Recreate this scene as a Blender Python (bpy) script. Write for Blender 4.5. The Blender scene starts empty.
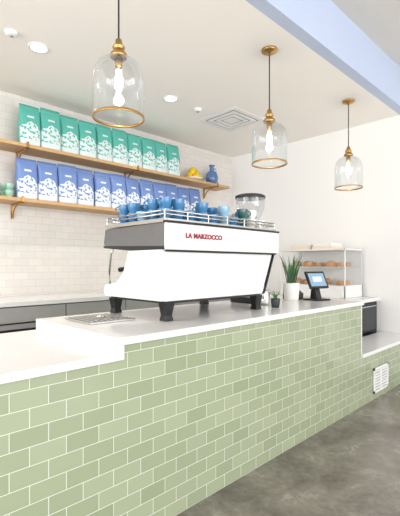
import bpy, bmesh, math, random
from mathutils import Vector, Matrix
random.seed(4)
S=bpy.context.scene
S.view_settings.view_transform='Standard'

def lin(c):
    c=c/255.0
    return c/12.92 if c<=.04045 else ((c+.055)/1.055)**2.4
def rgb(r,g,b): return (lin(r),lin(g),lin(b),1)

def mat(name,col,rough=.5,metal=0,noise=0,nscale=8,bump=0,bscale=200,emit=None,es=0,coat=0):
    m=bpy.data.materials.new(name); m.use_nodes=True
    nt=m.node_tree; p=nt.nodes['Principled BSDF']
    p.inputs['Base Color'].default_value=col
    p.inputs['Roughness'].default_value=rough
    p.inputs['Metallic'].default_value=metal
    p.inputs['Coat Weight'].default_value=coat
    if emit:
        p.inputs['Emission Color'].default_value=emit
        p.inputs['Emission Strength'].default_value=es
    tc=nt.nodes.new('ShaderNodeTexCoord')
    if noise:
        n=nt.nodes.new('ShaderNodeTexNoise'); n.inputs['Scale'].default_value=nscale; n.inputs['Detail'].default_value=5
        nt.links.new(tc.outputs['Object'],n.inputs['Vector'])
        mx=nt.nodes.new('ShaderNodeMix'); mx.data_type='RGBA'
        mx.inputs[6].default_value=[c*(1-noise) for c in col[:3]]+[1]
        mx.inputs[7].default_value=[min(1,c*(1+noise)) for c in col[:3]]+[1]
        nt.links.new(n.outputs['Fac'],mx.inputs[0]); nt.links.new(mx.outputs[2],p.inputs['Base Color'])
    if bump:
        n=nt.nodes.new('ShaderNodeTexNoise'); n.inputs['Scale'].default_value=bscale
        nt.links.new(tc.outputs['Object'],n.inputs['Vector'])
        b=nt.nodes.new('ShaderNodeBump'); b.inputs['Strength'].default_value=bump; b.inputs['Distance'].default_value=.002
        nt.links.new(n.outputs['Fac'],b.inputs['Height']); nt.links.new(b.outputs['Normal'],p.inputs['Normal'])
    return m

def tile_mat(name,c1,c2,grout,w,h,mortar,rough,axis='XZ',zoff=0,bumps=.5,wave=0):
    m=bpy.data.materials.new(name); m.use_nodes=True
    nt=m.node_tree; p=nt.nodes['Principled BSDF']; N=nt.nodes.new; Lk=nt.links.new
    g=N('ShaderNodeNewGeometry'); s=N('ShaderNodeSeparateXYZ'); c=N('ShaderNodeCombineXYZ')
    Lk(g.outputs['Position'],s.inputs[0])
    Lk(s.outputs['X' if axis=='XZ' else 'Y'],c.inputs[0])
    a=N('ShaderNodeMath'); a.operation='ADD'; a.inputs[1].default_value=zoff
    Lk(s.outputs['Z'],a.inputs[0]); Lk(a.outputs[0],c.inputs[1])
    b=N('ShaderNodeTexBrick'); b.inputs['Scale'].default_value=1
    b.inputs['Brick Width'].default_value=w; b.inputs['Row Height'].default_value=h
    b.inputs['Mortar Size'].default_value=mortar; b.inputs['Mortar Smooth'].default_value=.15
    b.inputs['Color1'].default_value=c1; b.inputs['Color2'].default_value=c2; b.inputs['Mortar'].default_value=grout
    b.inputs['Bias'].default_value=0
    Lk(c.outputs[0],b.inputs['Vector'])
    Lk(b.outputs['Color'],p.inputs['Base Color'])
    mr=N('ShaderNodeMapRange'); mr.inputs[3].default_value=rough; mr.inputs[4].default_value=.75
    Lk(b.outputs['Fac'],mr.inputs[0]); Lk(mr.outputs[0],p.inputs['Roughness'])
    iv=N('ShaderNodeMath'); iv.operation='SUBTRACT'; iv.inputs[0].default_value=1
    Lk(b.outputs['Fac'],iv.inputs[1])
    bp=N('ShaderNodeBump'); bp.inputs['Strength'].default_value=bumps; bp.inputs['Distance'].default_value=.002
    Lk(iv.outputs[0],bp.inputs['Height'])
    if wave:
        nz=N('ShaderNodeTexNoise'); nz.inputs['Scale'].default_value=9; Lk(g.outputs['Position'],nz.inputs['Vector'])
        b2=N('ShaderNodeBump'); b2.inputs['Strength'].default_value=wave; b2.inputs['Distance'].default_value=.01
        Lk(nz.outputs['Fac'],b2.inputs['Height']); Lk(b2.outputs['Normal'],bp.inputs['Normal'])
    Lk(bp.outputs['Normal'],p.inputs['Normal'])
    return m

def glass_mat(name,col=(.93,.945,.95,1),base=.05,top=.7,blend=.4):
    m=bpy.data.materials.new(name); m.use_nodes=True
    nt=m.node_tree; nt.nodes.remove(nt.nodes['Principled BSDF']); N=nt.nodes.new
    o=nt.nodes['Material Output']; t=N('ShaderNodeBsdfTransparent'); t.inputs[0].default_value=col
    g=N('ShaderNodeBsdfGlossy'); g.inputs['Roughness'].default_value=.05; g.inputs['Color'].default_value=(.9,.92,.93,1)
    lw=N('ShaderNodeLayerWeight'); lw.inputs['Blend'].default_value=blend
    mr=N('ShaderNodeMapRange'); mr.inputs[3].default_value=base; mr.inputs[4].default_value=top
    mx=N('ShaderNodeMixShader')
    nt.links.new(lw.outputs['Facing'],mr.inputs[0]); nt.links.new(mr.outputs[0],mx.inputs[0])
    nt.links.new(t.outputs[0],mx.inputs[1]); nt.links.new(g.outputs[0],mx.inputs[2]); nt.links.new(mx.outputs[0],o.inputs[0])
    return m

# ---------- builder
class B:
    def __init__(s): s.bm=bmesh.new(); s.mats=[]
    def mi(s,m):
        if m not in s.mats: s.mats.append(m)
        return s.mats.index(m)
    def box(s,x0,x1,y0,y1,z0,z1,m):
        i=s.mi(m); v=[s.bm.verts.new((x,y,z)) for z in (z0,z1) for y in (y0,y1) for x in (x0,x1)]
        for f in ((0,2,3,1),(4,5,7,6),(0,1,5,4),(2,6,7,3),(0,4,6,2),(1,3,7,5)):
            F=s.bm.faces.new([v[k] for k in f]); F.material_index=i
    def prism(s,pts,a0,a1,m,axis='Y',capm=None):
        i=s.mi(m); ci=s.mi(capm) if capm else i
        def P(p,a):
            if axis=='Y': return (p[0],a,p[1])
            if axis=='X': return (a,p[0],p[1])
            return (p[0],p[1],a)
        A=[s.bm.verts.new(P(p,a0)) for p in pts]; C=[s.bm.verts.new(P(p,a1)) for p in pts]
        n=len(pts); fs=[]
        f=s.bm.faces.new(A); f.material_index=ci; fs.append(f)
        f=s.bm.faces.new(C[::-1]); f.material_index=ci; fs.append(f)
        for k in range(n):
            f=s.bm.faces.new([A[k],C[k],C[(k+1)%n],A[(k+1)%n]]); f.material_index=i; fs.append(f)
        bmesh.ops.recalc_face_normals(s.bm,faces=fs)
    def lathe(s,prof,c,m,seg=32,smooth=True,M=None):
        i=s.mi(m); rings=[]
        for r,z in prof:
            ring=[]
            if r<1e-6:
                p=Vector((0,0,z)); 
                if M: p=M@p
                ring=[s.bm.verts.new(p+Vector(c))]
            else:
                for k in range(seg):
                    a=2*math.pi*k/seg; p=Vector((r*math.cos(a),r*math.sin(a),z))
                    if M: p=M@p
                    ring.append(s.bm.verts.new(p+Vector(c)))
            rings.append(ring)
        for a,b in zip(rings[:-1],rings[1:]):
            for k in range(seg):
                k2=(k+1)%seg
                if len(a)==1 and len(b)==1: break
                if len(a)==1: q=[a[0],b[k2],b[k]]
                elif len(b)==1: q=[a[k],a[k2],b[0]]
                else: q=[a[k],a[k2],b[k2],b[k]]
                f=s.bm.faces.new(q); f.material_index=i; f.smooth=smooth
    def cyl(s,p0,p1,r,m,seg=16,r2=None,smooth=True):
        p0=Vector(p0);p1=Vector(p1); d=p1-p0; L=d.length
        M=d.to_track_quat('Z','Y').to_matrix(); r2=r if r2 is None else r2
        s.lathe([(0,0),(r,0),(r,.0001),(r2,L-.0001),(r2,L),(0,L)],p0,m,seg,smooth,M)
    def tube(s,pts,r,m,seg=10):
        i=s.mi(m); pts=[Vector(p) for p in pts]; rings=[]
        for k,p in enumerate(pts):
            d=(pts[min(k+1,len(pts)-1)]-pts[max(k-1,0)]).normalized()
            M=d.to_track_quat('Z','Y').to_matrix()
            rings.append([s.bm.verts.new(p+M@Vector((r*math.cos(2*math.pi*j/seg),r*math.sin(2*math.pi*j/seg),0))) for j in range(seg)])
        for a,b in zip(rings[:-1],rings[1:]):
            for j in range(seg):
                f=s.bm.faces.new([a[j],a[(j+1)%seg],b[(j+1)%seg],b[j]]); f.material_index=i; f.smooth=True
        for rg in (rings[0][::-1],rings[-1]):
            f=s.bm.faces.new(rg); f.material_index=i
    def done(s,name,bevel=0,parent=None,loc=(0,0,0),rot=None,seg=2):
        bmesh.ops.recalc_face_normals(s.bm,faces=s.bm.faces[:])
        me=bpy.data.meshes.new(name); s.bm.to_mesh(me); s.bm.free()
        for m in s.mats: me.materials.append(m)
        o=bpy.data.objects.new(name,me); S.collection.objects.link(o); o.location=loc
        if rot: o.rotation_euler=rot
        if bevel:
            b=o.modifiers.new('Bevel','BEVEL'); b.width=bevel; b.segments=seg; b.limit_method='ANGLE'; b.angle_limit=math.radians(50)
        if parent: o.parent=parent
        return o
def empty(name,loc=(0,0,0)):
    e=bpy.data.objects.new(name,None); S.collection.objects.link(e); e.location=loc; e.empty_display_size=.1; return e
def attach(o,e):
    o.parent=e; o.matrix_parent_inverse=Matrix.Translation(-Vector(e.location)); return o
def copy(o,loc,rz=0,sc=1):
    c=bpy.data.objects.new(o.name.split('.')[0],o.data); S.collection.objects.link(c)
    for md in o.modifiers:
        n=c.modifiers.new(md.name,md.type); n.width=md.width; n.segments=md.segments; n.limit_method=md.limit_method; n.angle_limit=md.angle_limit
    c.location=loc; c.rotation_euler=(0,0,rz); c.scale=(sc,sc,sc); return c

# ---------- materials
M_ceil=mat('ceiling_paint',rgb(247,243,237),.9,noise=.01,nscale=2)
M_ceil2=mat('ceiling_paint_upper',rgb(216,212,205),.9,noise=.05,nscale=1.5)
M_fascia=mat('fascia_daylight_tint',rgb(188,200,224),.7,noise=.02,nscale=3)  # blue cast of the daylight is put into the fascia's base colour
M_wall=mat('wall_paint',rgb(243,242,240),.85,noise=.012,nscale=2)
M_green=tile_mat('green_subway_tile',rgb(151,161,131),rgb(164,173,144),rgb(214,216,204),.150,.0745,.0018,.09,wave=.12)
M_wtile=tile_mat('white_subway_tile',rgb(222,218,213),rgb(228,224,219),rgb(198,195,191),.152,.0762,.0018,.12,bumps=.3,wave=.08)
M_quartz=mat('white_quartz',rgb(233,233,233),.22,noise=.012,nscale=30,coat=.3)
M_white=mat('white_enamel',rgb(228,228,226),.3,noise=.006,nscale=4,coat=.4)
M_plastic=mat('white_plastic',rgb(236,236,234),.5,noise=.01,nscale=9)
M_slot=mat('vent_slot_grey',rgb(120,122,120),.7,noise=.02,nscale=9)
M_black=mat('black_plastic',rgb(22,23,25),.35,noise=.1,nscale=20)
M_dark=mat('dark_steel',rgb(72,74,78),.3,metal=.85,noise=.08,nscale=12)
M_hood=mat('hood_steel',rgb(124,124,126),.3,metal=.75,noise=.08,nscale=12)
M_fridge=mat('stainless_door',rgb(178,178,176),.42,metal=.2,noise=.1,nscale=6)
M_steel=mat('brushed_steel',rgb(200,200,198),.26,metal=1,noise=.06,nscale=40)
M_brass=mat('brass',rgb(186,148,92),.28,metal=1,noise=.08,nscale=25)
M_oak=mat('oak_wood',rgb(198,160,112),.5,noise=.14,nscale=14,bump=.2,bscale=60)
M_red=mat('red_lettering',rgb(150,22,40),.4,noise=.03)
M_glass=glass_mat('clear_glass')
M_cglass=glass_mat('case_glass',base=.02,top=.2,col=(.98,.985,.985,1))
M_bulb=mat('bulb_glow',rgb(255,230,190),.3,noise=.01,emit=(1,.82,.58,1),es=18)
M_led=mat('downlight_glow',rgb(255,250,240),.3,noise=.01,emit=(1,.96,.88,1),es=8)
M_leaf=mat('leaf_green',rgb(58,98,62),.4,noise=.35,nscale=25)
M_leaf2=mat('leaf_light',rgb(98,140,80),.4,noise=.3,nscale=25)
M_soil=mat('soil',rgb(60,45,35),.95,noise=.3,nscale=60)
M_pot=mat('white_ceramic',rgb(238,237,233),.3,noise=.01)
M_dpot=mat('charcoal_ceramic',rgb(60,66,68),.5,noise=.1)
M_blue=mat('blue_glaze',rgb(58,124,174),.25,noise=.08,coat=.5)
M_lblue=mat('pale_blue_glaze',rgb(140,182,206),.25,noise=.05,coat=.5)
M_teal=mat('dark_teal_glaze',rgb(42,92,90),.25,noise=.08,coat=.5)
M_mint=mat('mint_glaze',rgb(146,192,172),.3,noise=.08,coat=.4)
M_vase=mat('cobalt_glaze',rgb(84,118,170),.22,noise=.3,nscale=10,coat=.5)
M_lemon=mat('lemon_skin',rgb(240,200,40),.45,noise=.08,bump=.3,bscale=120)
M_past=mat('pastry_crust',rgb(206,146,84),.6,noise=.25,nscale=30,bump=.5,bscale=60)
M_screen=mat('tablet_screen',rgb(90,120,150),.1,noise=.35,nscale=18,emit=(.4,.6,.75,1),es=.5)
M_card=mat('cream_card',rgb(232,218,200),.7,noise=.05)
M_bean=mat('coffee_beans',rgb(70,42,26),.5,noise=.4,nscale=90)

# concrete
M_conc=bpy.data.materials.new('polished_concrete'); M_conc.use_nodes=True
nt=M_conc.node_tree; p=nt.nodes['Principled BSDF']; N=nt.nodes.new; Lk=nt.links.new
g=N('ShaderNodeNewGeometry')
n1=N('ShaderNodeTexNoise'); n1.inputs['Scale'].default_value=2.4; n1.inputs['Detail'].default_value=10; n1.inputs['Roughness'].default_value=.74; n1.inputs['Distortion'].default_value=.3
n2=N('ShaderNodeTexNoise'); n2.inputs['Scale'].default_value=26; n2.inputs['Detail'].default_value=6
Lk(g.outputs['Position'],n1.inputs['Vector']); Lk(g.outputs['Position'],n2.inputs['Vector'])
cr=N('ShaderNodeValToRGB'); cr.color_ramp.elements[0].position=.34; cr.color_ramp.elements[0].color=rgb(94,89,83); cr.color_ramp.elements[1].position=.66; cr.color_ramp.elements[1].color=rgb(154,148,139)
Lk(n1.outputs['Fac'],cr.inputs[0])
mx=N('ShaderNodeMix'); mx.data_type='RGBA'; mx.blend_type='OVERLAY'; mx.inputs[0].default_value=.45
Lk(cr.outputs[0],mx.inputs[6])
bw=N('ShaderNodeRGBToBW'); Lk(n2.outputs['Color'],bw.inputs[0]); Lk(bw.outputs[0],mx.inputs[7])
Lk(mx.outputs[2],p.inputs['Base Color'])
mr=N('ShaderNodeMapRange'); mr.inputs[3].default_value=.12; mr.inputs[4].default_value=.38; Lk(n1.outputs['Fac'],mr.inputs[0]); Lk(mr.outputs[0],p.inputs['Roughness'])

def bag_mat(name,top):
    m=bpy.data.materials.new(name); m.use_nodes=True
    nt=m.node_tree; p=nt.nodes['Principled BSDF']; N=nt.nodes.new; Lk=nt.links.new
    p.inputs['Roughness'].default_value=.42
    tc=N('ShaderNodeTexCoord'); s=N('ShaderNodeSeparateXYZ'); Lk(tc.outputs['Object'],s.inputs[0])
    nz=N('ShaderNodeTexNoise'); nz.inputs['Scale'].default_value=16; nz.inputs['Detail'].default_value=3
    Lk(tc.outputs['Object'],nz.inputs['Vector'])
    def math_(op,a,b):
        n=N('ShaderNodeMath'); n.operation=op
        for k,x in enumerate((a,b)):
            if x is None: continue
            if isinstance(x,(int,float)): n.inputs[k].default_value=x
            else: Lk(x,n.inputs[k])
        return n.outputs[0]
    absx=math_('ABSOLUTE',s.outputs['X'],None)
    edge=math_('SUBTRACT',.25,math_('MULTIPLY',absx,.8))
    edge=math_('ADD',edge,math_('MULTIPLY',math_('SUBTRACT',nz.outputs['Fac'],.5),.12))
    low=math_('LESS_THAN',s.outputs['Z'],edge)
    vor=N('ShaderNodeTexNoise'); vor.inputs['Scale'].default_value=38; vor.inputs['Detail'].default_value=4
    Lk(tc.outputs['Object'],vor.inputs['Vector'])
    det=math_('GREATER_THAN',vor.outputs['Fac'],.45)
    lowm=math_('MULTIPLY',low,math_('MAXIMUM',det,math_('LESS_THAN',s.outputs['Z'],.06)))
    mk=math_('MULTIPLY',math_('LESS_THAN',absx,.035),math_('MULTIPLY',math_('GREATER_THAN',s.outputs['Z'],.285),math_('LESS_THAN',s.outputs['Z'],.305)))
    fac=math_('MAXIMUM',lowm,mk)
    front=math_('LESS_THAN',s.outputs['Y'],-.02)
    fac=math_('MULTIPLY',fac,front)
    fac=math_('MULTIPLY',fac,.85)
    mx=N('ShaderNodeMix'); mx.data_type='RGBA'; mx.inputs[6].default_value=top; mx.inputs[7].default_value=rgb(232,238,240)
    Lk(fac,mx.inputs[0]); Lk(mx.outputs[2],p.inputs['Base Color'])
    b=N('ShaderNodeBump'); b.inputs['Strength'].default_value=.35; b.inputs['Distance'].default_value=.01
    Lk(nz.outputs['Fac'],b.inputs['Height']); Lk(b.outputs['Normal'],p.inputs['Normal'])
    return m
M_bagG=bag_mat('bag_teal_print',rgb(88,180,166)); M_bagB=bag_mat('bag_blue_print',rgb(106,134,190))

# ---------- room shell
XW=5.03; YW=4.35; ZC=3.10; ZC2=3.53; YF=1.60
b=B(); b.box(-4,XW+.1,-5,YW+.1,-.1,0,M_conc); b.done('floor')
b=B(); b.box(-4,XW+.1,YW,YW+.1,0,ZC,M_wtile); b.done('wall_back')
b=B(); b.box(XW,XW+.1,-5,YW,0,ZC2,M_wall); b.done('wall_right')
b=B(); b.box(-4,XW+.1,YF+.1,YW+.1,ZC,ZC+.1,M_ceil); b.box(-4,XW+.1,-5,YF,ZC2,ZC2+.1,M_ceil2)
b.done('ceiling')
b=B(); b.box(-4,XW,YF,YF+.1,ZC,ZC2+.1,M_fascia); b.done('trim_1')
def window(name,horizontal,c,a0,a1,n):
    b=B()
    for k in range(n+1):
        t=a0+(a1-a0)*k/n
        if horizontal: b.box(t-.04,t+.04,c-.05,c+.05,0,ZC2,M_dark)
        else: b.box(c-.05,c+.05,t-.04,t+.04,0,ZC if t>YF else ZC2,M_dark)
    for z in (0,.25,2.6,3.02):
        if horizontal: b.box(a0,a1,c-.045,c+.045,z,z+.08,M_dark)
        else: b.box(c-.045,c+.045,a0,a1,z,z+.08,M_dark)
    b.done(name)
window('window_1',True,-4.9,-3.9,XW-.06,5)
window('window_2',False,-3.9,-4.8,YW-.1,5)

# ---------- counter
YC=1.55; XS=1.02; XE=3.60; ZR=.967; ZL=.90; YB=2.46; XR=XW-.003; TH=.034
K=empty('counter',(1.0,2.0,0))
b=B()
b.box(-3.2,XS,YC,YB-.03,0,ZL-TH,M_green)
b.box(XS,XE,YC,YB-.03,0,ZR-TH,M_green)
b.box(XE,XR,YC,1.92,0,.48-TH,M_green)
attach(b.done('tiled_base'),K)
b=B(); b.box(-3.22,XS-.03,YC-.02,YB,ZL-TH,ZL,M_quartz)
b.box(XS-.03,XS,YC-.02,YB,ZL-TH,ZR-TH,M_quartz)
b.box(XS-.03,XE+.02,YC-.02,YB,ZR-TH,ZR,M_quartz)
b.box(XE+.0,XE+.02,YC-.0,YB,.48,ZR-TH,M_quartz)
b.box(XE+.0,XR,YC-.02,1.92,.48-TH,.48,M_quartz)
attach(b.done('stone_top',bevel=.003),K)
b=B(); x0,x1,z0,z1=3.86,4.22,.06,.30; y=YC-.001
b.box(x0,x1,y-.003,y,z0,z1,M_slot)
b.box(x0,x1,y-.014,y-.002,z0,z0+.022,M_plastic); b.box(x0,x1,y-.014,y-.002,z1-.022,z1,M_plastic)
b.box(x0,x0+.022,y-.014,y-.002,z0,z1,M_plastic); b.box(x1-.022,x1,y-.014,y-.002,z0,z1,M_plastic)
for k in range(7):
    z=z0+.030+k*.027; b.box(x0+.02,x1-.02,y-.010,y-.002,z,z+.018,M_plastic)
b.box((x0+x1)/2-.012,(x0+x1)/2+.012,y-.012,y-.002,z0+.02,z1-.02,M_plastic)
attach(b.done('vent_grille'),K)
b=B(); b.box(4.30,XR,1.97,3.68,0,.86,M_black)
b.box(4.36,4.98,1.95,1.97,.52,.83,M_dark); b.box(4.40,4.94,1.925,1.94,.80,.815,M_steel)
b.box(4.27,XR,1.925,3.69,.86,.90,M_quartz); b.done('end_counter',bevel=.003)

YW2=YW-.004
b=B(); b.box(-3.2,XR,3.74,YW2,.10,.93,M_dark); b.box(-3.2,XR,3.80,YW2,0,.1,M_black)
x=-3.1
while x<4.2:
    b.box(x,x+.69,3.722,3.74,.14,.76,M_fridge); b.box(x,x+.69,3.715,3.74,.775,.915,M_fridge)
    b.box(x+.04,x+.64,3.69,3.705,.70,.72,M_dark)
    b.box(x+.06,x+.08,3.70,3.725,.705,.715,M_dark); b.box(x+.6,x+.62,3.70,3.725,.705,.715,M_dark)
    x+=.70
b.box(-3.2,XR,3.70,YW2,.925,.97,M_quartz)
b.done('back_counter',bevel=.003)

# ---------- shelves
def shelf(x0,x1,z,brk):
    e=empty('wooden_shelf',(x0,4.2,z))
    b=B(); b.box(x0,x1,4.05,YW2,z-.035,z,M_oak); attach(b.done('board',bevel=.003),e)
    for k,x in enumerate(brk):
        b=B()
        b.box(x-.012,x+.012,YW2-.012,YW2,z-.19,z-.036,M_brass)
        b.box(x-.012,x+.012,4.06,YW2-.012,z-.045,z-.036,M_brass)
        b.box(x-.012,x+.012,4.04,4.049,z-.05,z+.02,M_brass)
        b.box(x-.012,x+.012,4.04,4.07,z-.05,z-.040,M_brass)
        pts=[(x,4.12+.2*math.sin(t),z-.045-.13*(1-math.cos(t))) for t in [i*math.pi/2/8 for i in range(9)]]
        b.tube(pts,.008,M_brass)
        attach(b.done('bracket_%d'%(k+1)),e)
shelf(-1.2,4.63,2.52,(.3,1.55,2.9,4.35))
shelf(-1.2,4.10,1.97,(.3,1.50,2.9,3.9))

def bag_mesh(m):
    b=B(); i=b.mi(m)
    secs=[(0,.098,.055),(.02,.102,.058),(.12,.104,.062),(.24,.103,.055),(.32,.102,.036),(.37,.102,.014),(.385,.102,.007),(.42,.101,.005)]
    rings=[]
    for z,hx,hy in secs:
        r=[]; n=28
        for k in range(n):
            a=2*math.pi*k/n; ca,sa=math.cos(a),math.sin(a)
            x=hx*math.copysign(abs(ca)**.35,ca); y=hy*math.copysign(abs(sa)**.45,sa)
            y+=.004*math.sin(z*40+x*30)*min(1,hy/.03)
            r.append(b.bm.verts.new((x,y,z)))
        rings.append(r)
    for A,C in zip(rings[:-1],rings[1:]):
        for k in range(28):
            f=b.bm.faces.new([A[k],A[(k+1)%28],C[(k+1)%28],C[k]]); f.smooth=True; f.material_index=i
    b.bm.faces.new(rings[0][::-1]); b.bm.faces.new(rings[-1])
    b.box(-.105,.105,-.011,-.006,.372,.385,m)
    return b
def bags(m,x0,n,z):
    o=None
    for k in range(n):
        loc=(x0+.217*k+random.uniform(-.004,.004),4.15+random.uniform(-.015,.01),z+.001); rz=random.uniform(-.08,.08)
        if o is None: o=bag_mesh(m).done('coffee_bag',loc=loc)
        else: copy(o,loc,rz,random.uniform(.99,1.04))
bags(M_bagG,1.60,10,2.52); bags(M_bagB,1.57,12,1.97)

def cup(m,m2=None,name='coffee_cup'):
    b=B(); b.lathe([(0,0),(.024,0),(.026,.006),(.036,.025),(.041,.05),(.042,.066)],(0,0,0),m,28)
    b.lathe([(.042,.066),(.039,.066),(.036,.045),(.028,.018),(0,.012)],(0,0,0),m2 or m,28)
    pts=[(.038+.026*math.sin(t),0,.037+.02*math.cos(t)) for t in [i*math.pi/8 for i in range(9)]]
    b.tube(pts,.0045,m,8); return b.done(name)
c=cup(M_mint); c.location=(1.395,4.12,1.971); c.rotation_euler=(0,0,3)
for x,y,z in ((1.28,4.14,1.971),(1.395,4.12,2.038),(1.28,4.14,2.038),(1.39,4.24,1.971),(1.39,4.24,2.038),(1.17,4.14,1.971),(1.17,4.14,2.038)): copy(c,(x,y,z),random.uniform(2,4))
b=B(); b.lathe([(0,0),(.055,0),(.06,.01),(.09,.06),(.098,.12),(.08,.18),(.038,.22),(.032,.26),(.048,.30),(.045,.302),(.028,.26),(.032,.22),(0,.2)],(0,0,0),M_vase,32)
b.tube([(.07,0,.18),(.1,0,.21),(.09,0,.255),(.035,0,.26)],.008,M_vase); b.done('vase',loc=(4.36,4.18,2.521))
b=B(); b.lathe([(0,0),(.04,0),(.045,.006),(.11,.02),(.15,.034),(.147,.037),(.11,.026),(.04,.012),(0,.012)],(0,0,0),M_pot,28)
for x,y,z in ((-.10,-.02,.06),(.0,-.05,.058),(.10,-.02,.06),(0,.06,.06),(-.05,-.02,.115),(.055,-.015,.115),(0,.01,.165)):
    R=Matrix.Rotation(random.uniform(0,3),3,'Z')@Matrix.Rotation(1.3,3,'X')
    b.lathe([(0,-.065),(.012,-.055),(.034,-.032),(.043,0),(.034,.032),(.012,.055),(0,.065)],(x,y,z),M_lemon,16,True,R)
b.done('lemon_dish',loc=(3.96,4.17,2.521))

# ---------- pendants
def pendant(x,y,zb):
    e=empty('pendant_light',(x,y,zb))
    def add(b,n,**k):
        o=b.done(n,**k); o.parent=e; return o
    b=B(); R=.145
    out=[(R,.012),(R,.10),(R,.20),(R*.985,.245),(R*.92,.285),(R*.78,.315),(R*.58,.335),(R*.38,.348),(.044,.358),(.042,.375)]
    b.lathe(out,(0,0,0),M_glass,48); add(b,'glass_shade')
    b=B(); 
    b.lathe([(R+.003,0),(R+.004,.008),(R+.003,.014),(R-.005,.014),(R-.005,0),(R+.003,0)],(0,0,0),M_brass,48)
    b.lathe([(.046,.352),(.05,.356),(.048,.372),(.036,.386),(.03,.39),(.03,.405),(.036,.41),(.034,.418),(.02,.43),(.018,.455),(.006,.462),(0,.462)],(0,0,0),M_brass,32)
    b.lathe([(0,.30),(.02,.30),(.022,.31),(.022,.36),(0,.36)],(0,0,0),M_brass,24)
    add(b,'brass_fitting')
    H=ZC-zb
    b=B(); b.cyl((0,0,.46),(0,0,H-.02),.005,M_black,8); add(b,'cord')
    b=B(); b.lathe([(0,H),(.066,H),(.066,H-.014),(.05,H-.024),(.012,H-.03),(.008,H-.05),(0,H-.05)],(0,0,0),M_brass,32); add(b,'canopy')
    b=B(); b.lathe([(0,.155),(.014,.158),(.028,.175),(.034,.2),(.032,.225),(.022,.255),(.014,.28),(.013,.30),(0,.30)],(0,0,0),M_glass,24); add(b,'bulb_glass')
    b=B(); pts=[(.016*math.cos(t),.016*math.sin(t)*.3,.19+.09*(i/24)) for i,t in enumerate([j*1.57 for j in range(25)])]
    b.tube(pts,.004,M_bulb,6); add(b,'filament')
    l=bpy.data.lights.new('bulb_light','POINT'); l.energy=5; l.color=(1,.85,.65); l.shadow_soft_size=.03
    o=bpy.data.objects.new('bulb_light',l); S.collection.objects.link(o); o.parent=e; o.location=(0,0,.22)
for x in (1.26,2.73,4.20): pendant(x,1.95,2.14)

# ---------- ceiling fittings
def downlight(x,y):
    e=empty('recessed_downlight',(x,y,ZC))
    b=B(); z=ZC
    b.lathe([(.085,z),(.085,z-.006),(.068,z-.008),(.06,z-.001)],(x,y,0),M_plastic,36)
    b.lathe([(0,z-.002),(.062,z-.002)],(x,y,0),M_led,36)
    attach(b.done('lamp_ring'),e)
    l=bpy.data.lights.new('lamp','SPOT'); l.energy=36; l.spot_size=2.3; l.spot_blend=.8; l.color=(1,.95,.87); l.shadow_soft_size=.06
    o=bpy.data.objects.new('lamp',l); S.collection.objects.link(o); o.parent=e; o.location=(0,0,-.03)
for x in (-.1,1.34,2.77): downlight(x,3.27)
b=B(); x,y,z=3.72,3.22,ZC
b.box(x-.30,x+.30,y-.30,y+.30,z-.004,z,M_slot)
def ringf(h,w,zz):
    for s_ in ((-h,h,-h,-h+w),(-h,h,h-w,h),(-h,-h+w,-h+w,h-w),(h-w,h,-h+w,h-w)):
        b.box(x+s_[0],x+s_[1],y+s_[2],y+s_[3],z-zz,z-.003,M_plastic)
ringf(.305,.065,.010); ringf(.215,.045,.014); ringf(.145,.04,.014)
b.box(x-.08,x+.08,y-.08,y+.08,z-.012,z-.003,M_plastic)
b.done('ceiling_air_diffuser')
for x,y in ((3.18,3.27),(1.10,3.2)):
    b=B(); b.lathe([(0,ZC-.03),(.03,ZC-.03),(.045,ZC-.02),(.05,ZC)],(x,y,0),M_plastic,28)
    b.lathe([(0,ZC-.036),(.014,ZC-.034),(.016,ZC-.028)],(x,y,0),M_steel,16); b.done('smoke_detector')

# ---------- espresso machine
E=empty('espresso_machine',(2.0,2.1,ZR)); 
def addE(b,n,**k): return attach(b.done(n,**k),E)
b=B(); b.prism([(1.462,1.085),(2.41,1.085),(2.545,1.40),(1.462,1.40)],1.785,2.12,M_white)
addE(b,'body',bevel=.008)
b=B(); b.prism([(1.49,1.07),(2.40,1.07),(2.40,1.086),(1.49,1.086)],1.80,2.40,M_black); addE(b,'chassis')
b=B(); b.prism([(1.765,1.395),(2.12,1.395),(2.42,1.42),(2.44,1.45),(2.42,1.545),(1.765,1.552)],1.452,2.572,M_hood,axis='X'); addE(b,'hood',bevel=.008)
b=B(); b.prism([(1.775,1.392),(2.12,1.392),(2.43,1.417),(2.435,1.432),(1.775,1.41)],1.449,1.455,M_black,axis='X'); addE(b,'hood_side_trim')
b=B(); b.box(1.447,2.577,1.752,1.768,1.39,1.547,M_white); addE(b,'hood_panel',bevel=.006)
b=B(); b.box(1.443,2.581,1.748,1.775,1.547,1.56,M_black); b.box(1.462,2.56,1.765,1.78,1.378,1.39,M_black); addE(b,'trim_strip',bevel=.003)
for n,x in (('side_panel_left',1.440),('side_panel_right',2.42)):
    b=B(); b.prism([(1.79,1.088),(2.40,1.088),(2.42,1.12),(2.40,1.165),(2.26,1.185),(2.18,1.25),(2.12,1.39),(1.79,1.39)],x,x+.022,M_white,axis='X'); addE(b,n,bevel=.004)
b=B(); b.prism([(2.415,1.085),(2.43,1.085),(2.585,1.45),(2.585,1.54),(2.56,1.54),(2.552,1.40)],1.775,2.10,M_black); addE(b,'corner_rib',bevel=.003)
b=B(); b.box(1.462,2.42,2.12,2.43,1.088,1.14,M_steel)
for k in range(30): b.box(1.48+k*.031,1.492+k*.031,2.14,2.41,1.14,1.146,M_steel)
b.box(1.462,2.42,2.12,2.125,1.14,1.40,M_steel); addE(b,'drip_tray')
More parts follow.
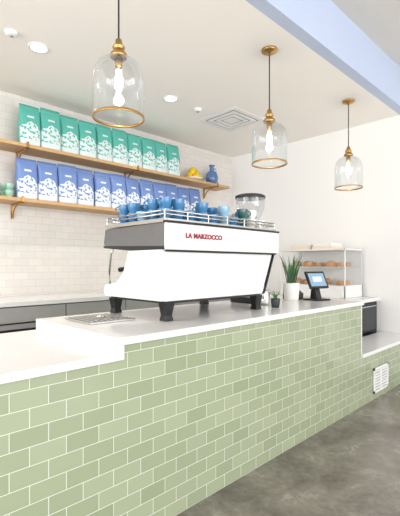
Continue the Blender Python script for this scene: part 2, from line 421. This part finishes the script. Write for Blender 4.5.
for k,x in enumerate((1.62,1.96,2.30)):
    b=B(); b.cyl((x,2.27,1.30),(x,2.27,1.42),.05,M_steel,24); b.cyl((x,2.27,1.27),(x,2.27,1.30),.037,M_steel,24)
    b.cyl((x,2.30,1.285),(x,2.36,1.28),.012,M_steel,12); b.cyl((x,2.36,1.28),(x,2.49,1.265),.014,M_black,12,.018)
    b.tube([(x,2.27,1.27),(x,2.27,1.245),(x,2.29,1.235)],.009,M_steel); addE(b,'group_head_%d'%(k+1))
for k,x in enumerate((1.50,2.43)):
    b=B(); b.tube([(x,2.38,1.42),(x,2.42,1.38),(x,2.44,1.25),(x,2.43,1.16)],.007,M_steel); b.cyl((x,2.43,1.48),(x,2.47,1.48),.022,M_black,16); addE(b,'steam_wand_%d'%(k+1))
k=0
for x in (1.475,2.345):
    for y in (1.79,2.34):
        k+=1; b=B(); i=b.mi(M_black)
        def R(x0,x1,y0,y1,z): return [b.bm.verts.new(v) for v in ((x0,y0,z),(x1,y0,z),(x1,y1,z),(x0,y1,z))]
        a=R(x,x+.075,y,y+.07,1.075); c2=R(x+.012,x+.063,y+.01,y+.06,1.0); d=R(x+.005,x+.07,y+.004,y+.066,ZR+.001)
        for A,C in ((a,c2),(c2,d)):
            for j in range(4): b.bm.faces.new([A[j],A[(j+1)%4],C[(j+1)%4],C[j]])
        b.bm.faces.new(a); b.bm.faces.new(d)
        addE(b,'leg_%d'%k,bevel=.004)
b=B(); b.box(1.455,2.57,1.775,2.42,1.552,1.575,M_steel)
xs0,xs1,ys0,ys1=1.465,2.56,1.785,2.41
for z in (1.60,1.622):
    b.tube([(xs0,ys0,z),(xs1,ys0,z)],.005,M_steel); b.tube([(xs0,ys1,z),(xs1,ys1,z)],.005,M_steel)
    b.tube([(xs0,ys0,z),(xs0,ys1,z)],.005,M_steel); b.tube([(xs1,ys0,z),(xs1,ys1,z)],.005,M_steel)
for t in range(7):
    x=xs0+(xs1-xs0)*t/6
    for y in (ys0,ys1): b.cyl((x,y,1.57),(x,y,1.625),.005,M_steel,8)
addE(b,'cup_tray')
t=bpy.data.curves.new('lettering','FONT'); t.body='LA MARZOCCO'; t.size=.040; t.extrude=.0015; t.offset=.002; t.space_character=1.06
t.materials.append(M_red)
o=bpy.data.objects.new('lettering',t); S.collection.objects.link(o); o.rotation_euler=(math.pi/2,0,0); o.location=(1.60,1.7505,1.464); o.scale=(1.08,1,1)
attach(o,E)

# cups on machine
variants=[cup(M_blue,M_pot),cup(M_lblue,M_pot),cup(M_teal),cup(M_pot)]
spots=[]
for r,y in enumerate((1.86,1.97,2.08,2.19,2.30)):
    for k in range(10):
        x=1.53+k*.105
        if k<4: v=random.choice((0,0,0,1,0,3))
        elif k<7: v=random.choice((0,1,1,3,0))
        else: v=random.choice((2,2,0,3,1))
        spots.append((v,x+random.uniform(-.008,.008),y,random.random()<.5+.12*r))
done=set()
for v,x,y,st in spots:
    if v not in done: variants[v].location=(x,y,1.576); variants[v].rotation_euler=(0,0,random.uniform(0,6)); done.add(v)
    else: copy(variants[v],(x,y,1.576),random.uniform(0,6.28))
    if st: copy(variants[v],(x,y,1.576+.067),random.uniform(0,6.28))

# grinder
G=B(); 
G.box(-.11,.11,-.13,.14,0,.05,M_black); G.box(-.09,.09,-.05,.12,.05,.50,M_white)
G.lathe([(0,.50),(.10,.50),(.105,.54),(.09,.60),(.075,.63),(0,.63)],(0,0,0),M_white,32)
G.lathe([(.05,.63),(.05,.67),(.125,.83),(.13,.92)],(0,0,0),M_glass,32)
G.lathe([(0,.64),(.045,.66),(.075,.72),(0,.725)],(0,0,0),M_bean,32)
G.lathe([(0,.92),(.135,.92),(.135,.945),(.11,.955),(0,.957)],(0,0,0),M_black,32)
G.tube([(0,-.05,.42),(0,-.12,.40),(0,-.13,.34)],.02,M_black); G.box(-.03,.03,-.16,-.05,.20,.215,M_steel)
G.done('coffee_grinder',loc=(2.79,2.20,ZR+.001),bevel=.004)

b=B(); b.lathe([(0,0),(.045,0),(.048,.01),(.045,.06),(.036,.1),(.042,.125),(.039,.125),(.033,.1),(.042,.06),(0,.006)],(0,0,0),M_steel,28)
b.tube([(.04,0,.11),(.075,0,.1),(.075,0,.04),(.045,0,.03)],.005,M_steel); b.done('milk_pitcher',loc=(2.70,1.98,ZR+.001))
b=B(); b.box(1.10,1.40,1.98,2.30,ZR+.001,ZR+.012,M_steel)
for k in range(9): b.box(1.115+k*.031,1.127+k*.031,2.0,2.28,ZR+.012,ZR+.018,M_steel)
b.lathe([(0,ZR+.03),(.02,ZR+.03),(.03,ZR+.018)],(1.25,2.14,0),M_steel,20); b.done('glass_rinser',bevel=.002)

def blade(b,x,y,z,h,w,lean,az,m):
    i=b.mi(m); n=9; L=[];Rr=[]
    for k in range(n):
        t=k/(n-1); ww=w*(1-t)**.6*(.65+.7*t if t<.5 else 1); 
        off=lean*t*t; tw=az+t*.7
        cx=x+off*math.cos(az); cy=y+off*math.sin(az)
        dx,dy=-math.sin(tw)*ww,math.cos(tw)*ww
        L.append(b.bm.verts.new((cx+dx,cy+dy,z+h*t))); Rr.append(b.bm.verts.new((cx-dx,cy-dy,z+h*t+.0001)))
    mid=[b.bm.verts.new(((l.co+r.co)/2+Vector((math.cos(az)*-.004,math.sin(az)*-.004,0)))) for l,r in zip(L,Rr)]
    for k in range(n-1):
        for A,C in ((L,mid),(mid,Rr)):
            f=b.bm.faces.new([A[k],C[k],C[k+1],A[k+1]]); f.material_index=i; f.smooth=True
P=empty('potted_snake_plant',(3.22,2.05,ZR))
b=B(); b.lathe([(0,0),(.062,0),(.066,.006),(.078,.16),(.078,.165),(.07,.165),(.068,.14),(0,.14)],(0,0,0),M_pot,36); o=b.done('pot'); o.parent=P
b=B(); b.lathe([(0,.145),(.068,.141)],(0,0,0),M_soil,24); o=b.done('soil'); o.parent=P
b=B()
for k in range(15):
    a=k*2.4; r=.012+.03*(k%3)/2
    blade(b,r*math.cos(a),r*math.sin(a),.14,random.uniform(.20,.33),random.uniform(.017,.024),random.uniform(.03,.1),a,M_leaf if k%3 else M_leaf2)
o=b.done('leaves'); o.parent=P
P=empty('potted_succulent',(2.60,1.80,ZR))
b=B(); b.lathe([(0,0),(.03,0),(.036,.05),(.038,.07),(.032,.07),(.03,.06),(0,.06)],(0,0,0),M_dpot,28); o=b.done('pot'); o.parent=P
b=B()
for k in range(12):
    a=k*2.4; blade(b,.008*math.cos(a),.008*math.sin(a),.06,random.uniform(.04,.075),.009,.035*(1-k/16),a,M_leaf2)
o=b.done('leaves'); o.parent=P

P=empty('point_of_sale_terminal',(3.42,1.90,ZR)); P.rotation_euler=(0,0,math.radians(-12))
b=B(); b.box(-.09,.09,-.09,.09,0,.014,M_black); b.prism([(-.035,.014),(.05,.014),(.035,.13),(.0,.13)],-.035,.035,M_black,axis='X'); o=b.done('stand',bevel=.004); o.parent=P
b=B(); b.box(-.125,.125,-.009,.009,-.085,.085,M_black); b.box(-.105,.105,-.0105,-.009,-.065,.065,M_screen); b.box(-.06,.06,-.0115,-.0105,-.02,.03,M_plastic)
o=b.done('tablet',bevel=.003,loc=(0,0,.19),rot=(math.radians(-24),0,0)); o.parent=P
b=B(); b.box(-.06,.06,-.08,.08,0,.06,M_black); b.prism([(-.08,.06),(.08,.06),(.08,.12),(-.02,.10)],-.055,.055,M_black,axis='X'); b.done('receipt_printer',loc=(3.36,2.12,ZR+.001),bevel=.004)

# pastry display case
D=empty('pastry_display_case',(4.72,2.6,.90))
def addD(b,n,**k): return attach(b.done(n,**k),D)
x0,x1,y0,y1,z0,z1=4.50,4.98,2.13,3.05,.901,1.50
b=B(); b.box(x0,x1,y0,y1,z0,z0+.15,M_plastic); b.box(x0,x1,y0,y1,z1-.02,z1,M_plastic)
for x in (x0,x1-.014):
    for y in (y0,y1-.014): b.box(x,x+.014,y,y+.014,z0,z1,M_plastic)
b.box(x1-.01,x1,y0,y1,z0,z1,M_plastic); b.box(x0+.03,x1-.01,y0+.02,y1-.02,1.27,1.278,M_plastic); addD(b,'frame',bevel=.003)
b=B(); b.box(x0+.004,x0+.006,y0+.02,y1-.02,z0+.15,z1-.02,M_cglass); b.box(x0+.02,x1-.02,y0+.004,y0+.006,z0+.15,z1-.02,M_cglass); addD(b,'glass')
b=B()
for zz in (1.051,1.278):
    for k in range(6):
        for j in range(2):
            if random.random()<.12: continue
            cx=x0+.13+j*.18; cy=y0+.10+k*.145
            if random.random()<.5: b.lathe([(0,0),(.05,0),(.06,.02),(.057,.052),(.035,.073),(0,.078)],(cx,cy,zz),M_past,16)
            else:
                pts=[(cx+.044*math.cos(t),cy+.044*math.sin(t),zz+.029) for t in [i*.45 for i in range(9)]]; b.tube(pts,.028,M_past,10)
addD(b,'pastries')
b=B(); b.box(4.60,4.90,2.35,2.62,1.501,1.54,M_card); b.box(4.60,4.90,2.66,2.93,1.501,1.56,M_card); b.box(4.61,4.89,2.36,2.61,1.54,1.58,M_plastic)
b.done('takeaway_boxes',bevel=.003)

# ---------- lights
W=bpy.data.worlds.new('World'); S.world=W; W.use_nodes=True
bg=W.node_tree.nodes['Background']; bg.inputs[0].default_value=(.97,.985,1,1); bg.inputs[1].default_value=2.3
def area(name,loc,d,sx,sy,e,col):
    l=bpy.data.lights.new(name,'AREA'); l.shape='RECTANGLE'; l.size=sx; l.size_y=sy; l.energy=e; l.color=col
    o=bpy.data.objects.new(name,l); S.collection.objects.link(o); o.location=loc
    o.rotation_euler=Vector(d).to_track_quat('-Z','Y').to_euler()
area('storefront_daylight',(0.5,-4.6,1.6),(0,1,.24),8,2.8,262,(.99,.985,1))
area('ceiling_fill_left',(-3.7,2.0,1.5),(1,.12,.45),5,2.4,145,(1,.985,.96))  # unseen lamp added on the left, aimed upward to brighten the ceiling

# ---------- camera
c=bpy.data.cameras.new('Camera'); c.sensor_fit='HORIZONTAL'; c.sensor_width=36; c.lens=395/400*36; c.shift_y=7/400; c.clip_start=.02
o=bpy.data.objects.new('Camera',c); S.collection.objects.link(o); o.location=(0,0,1.3); o.rotation_euler=(math.radians(90),0,math.radians(-44.5))
S.camera=o
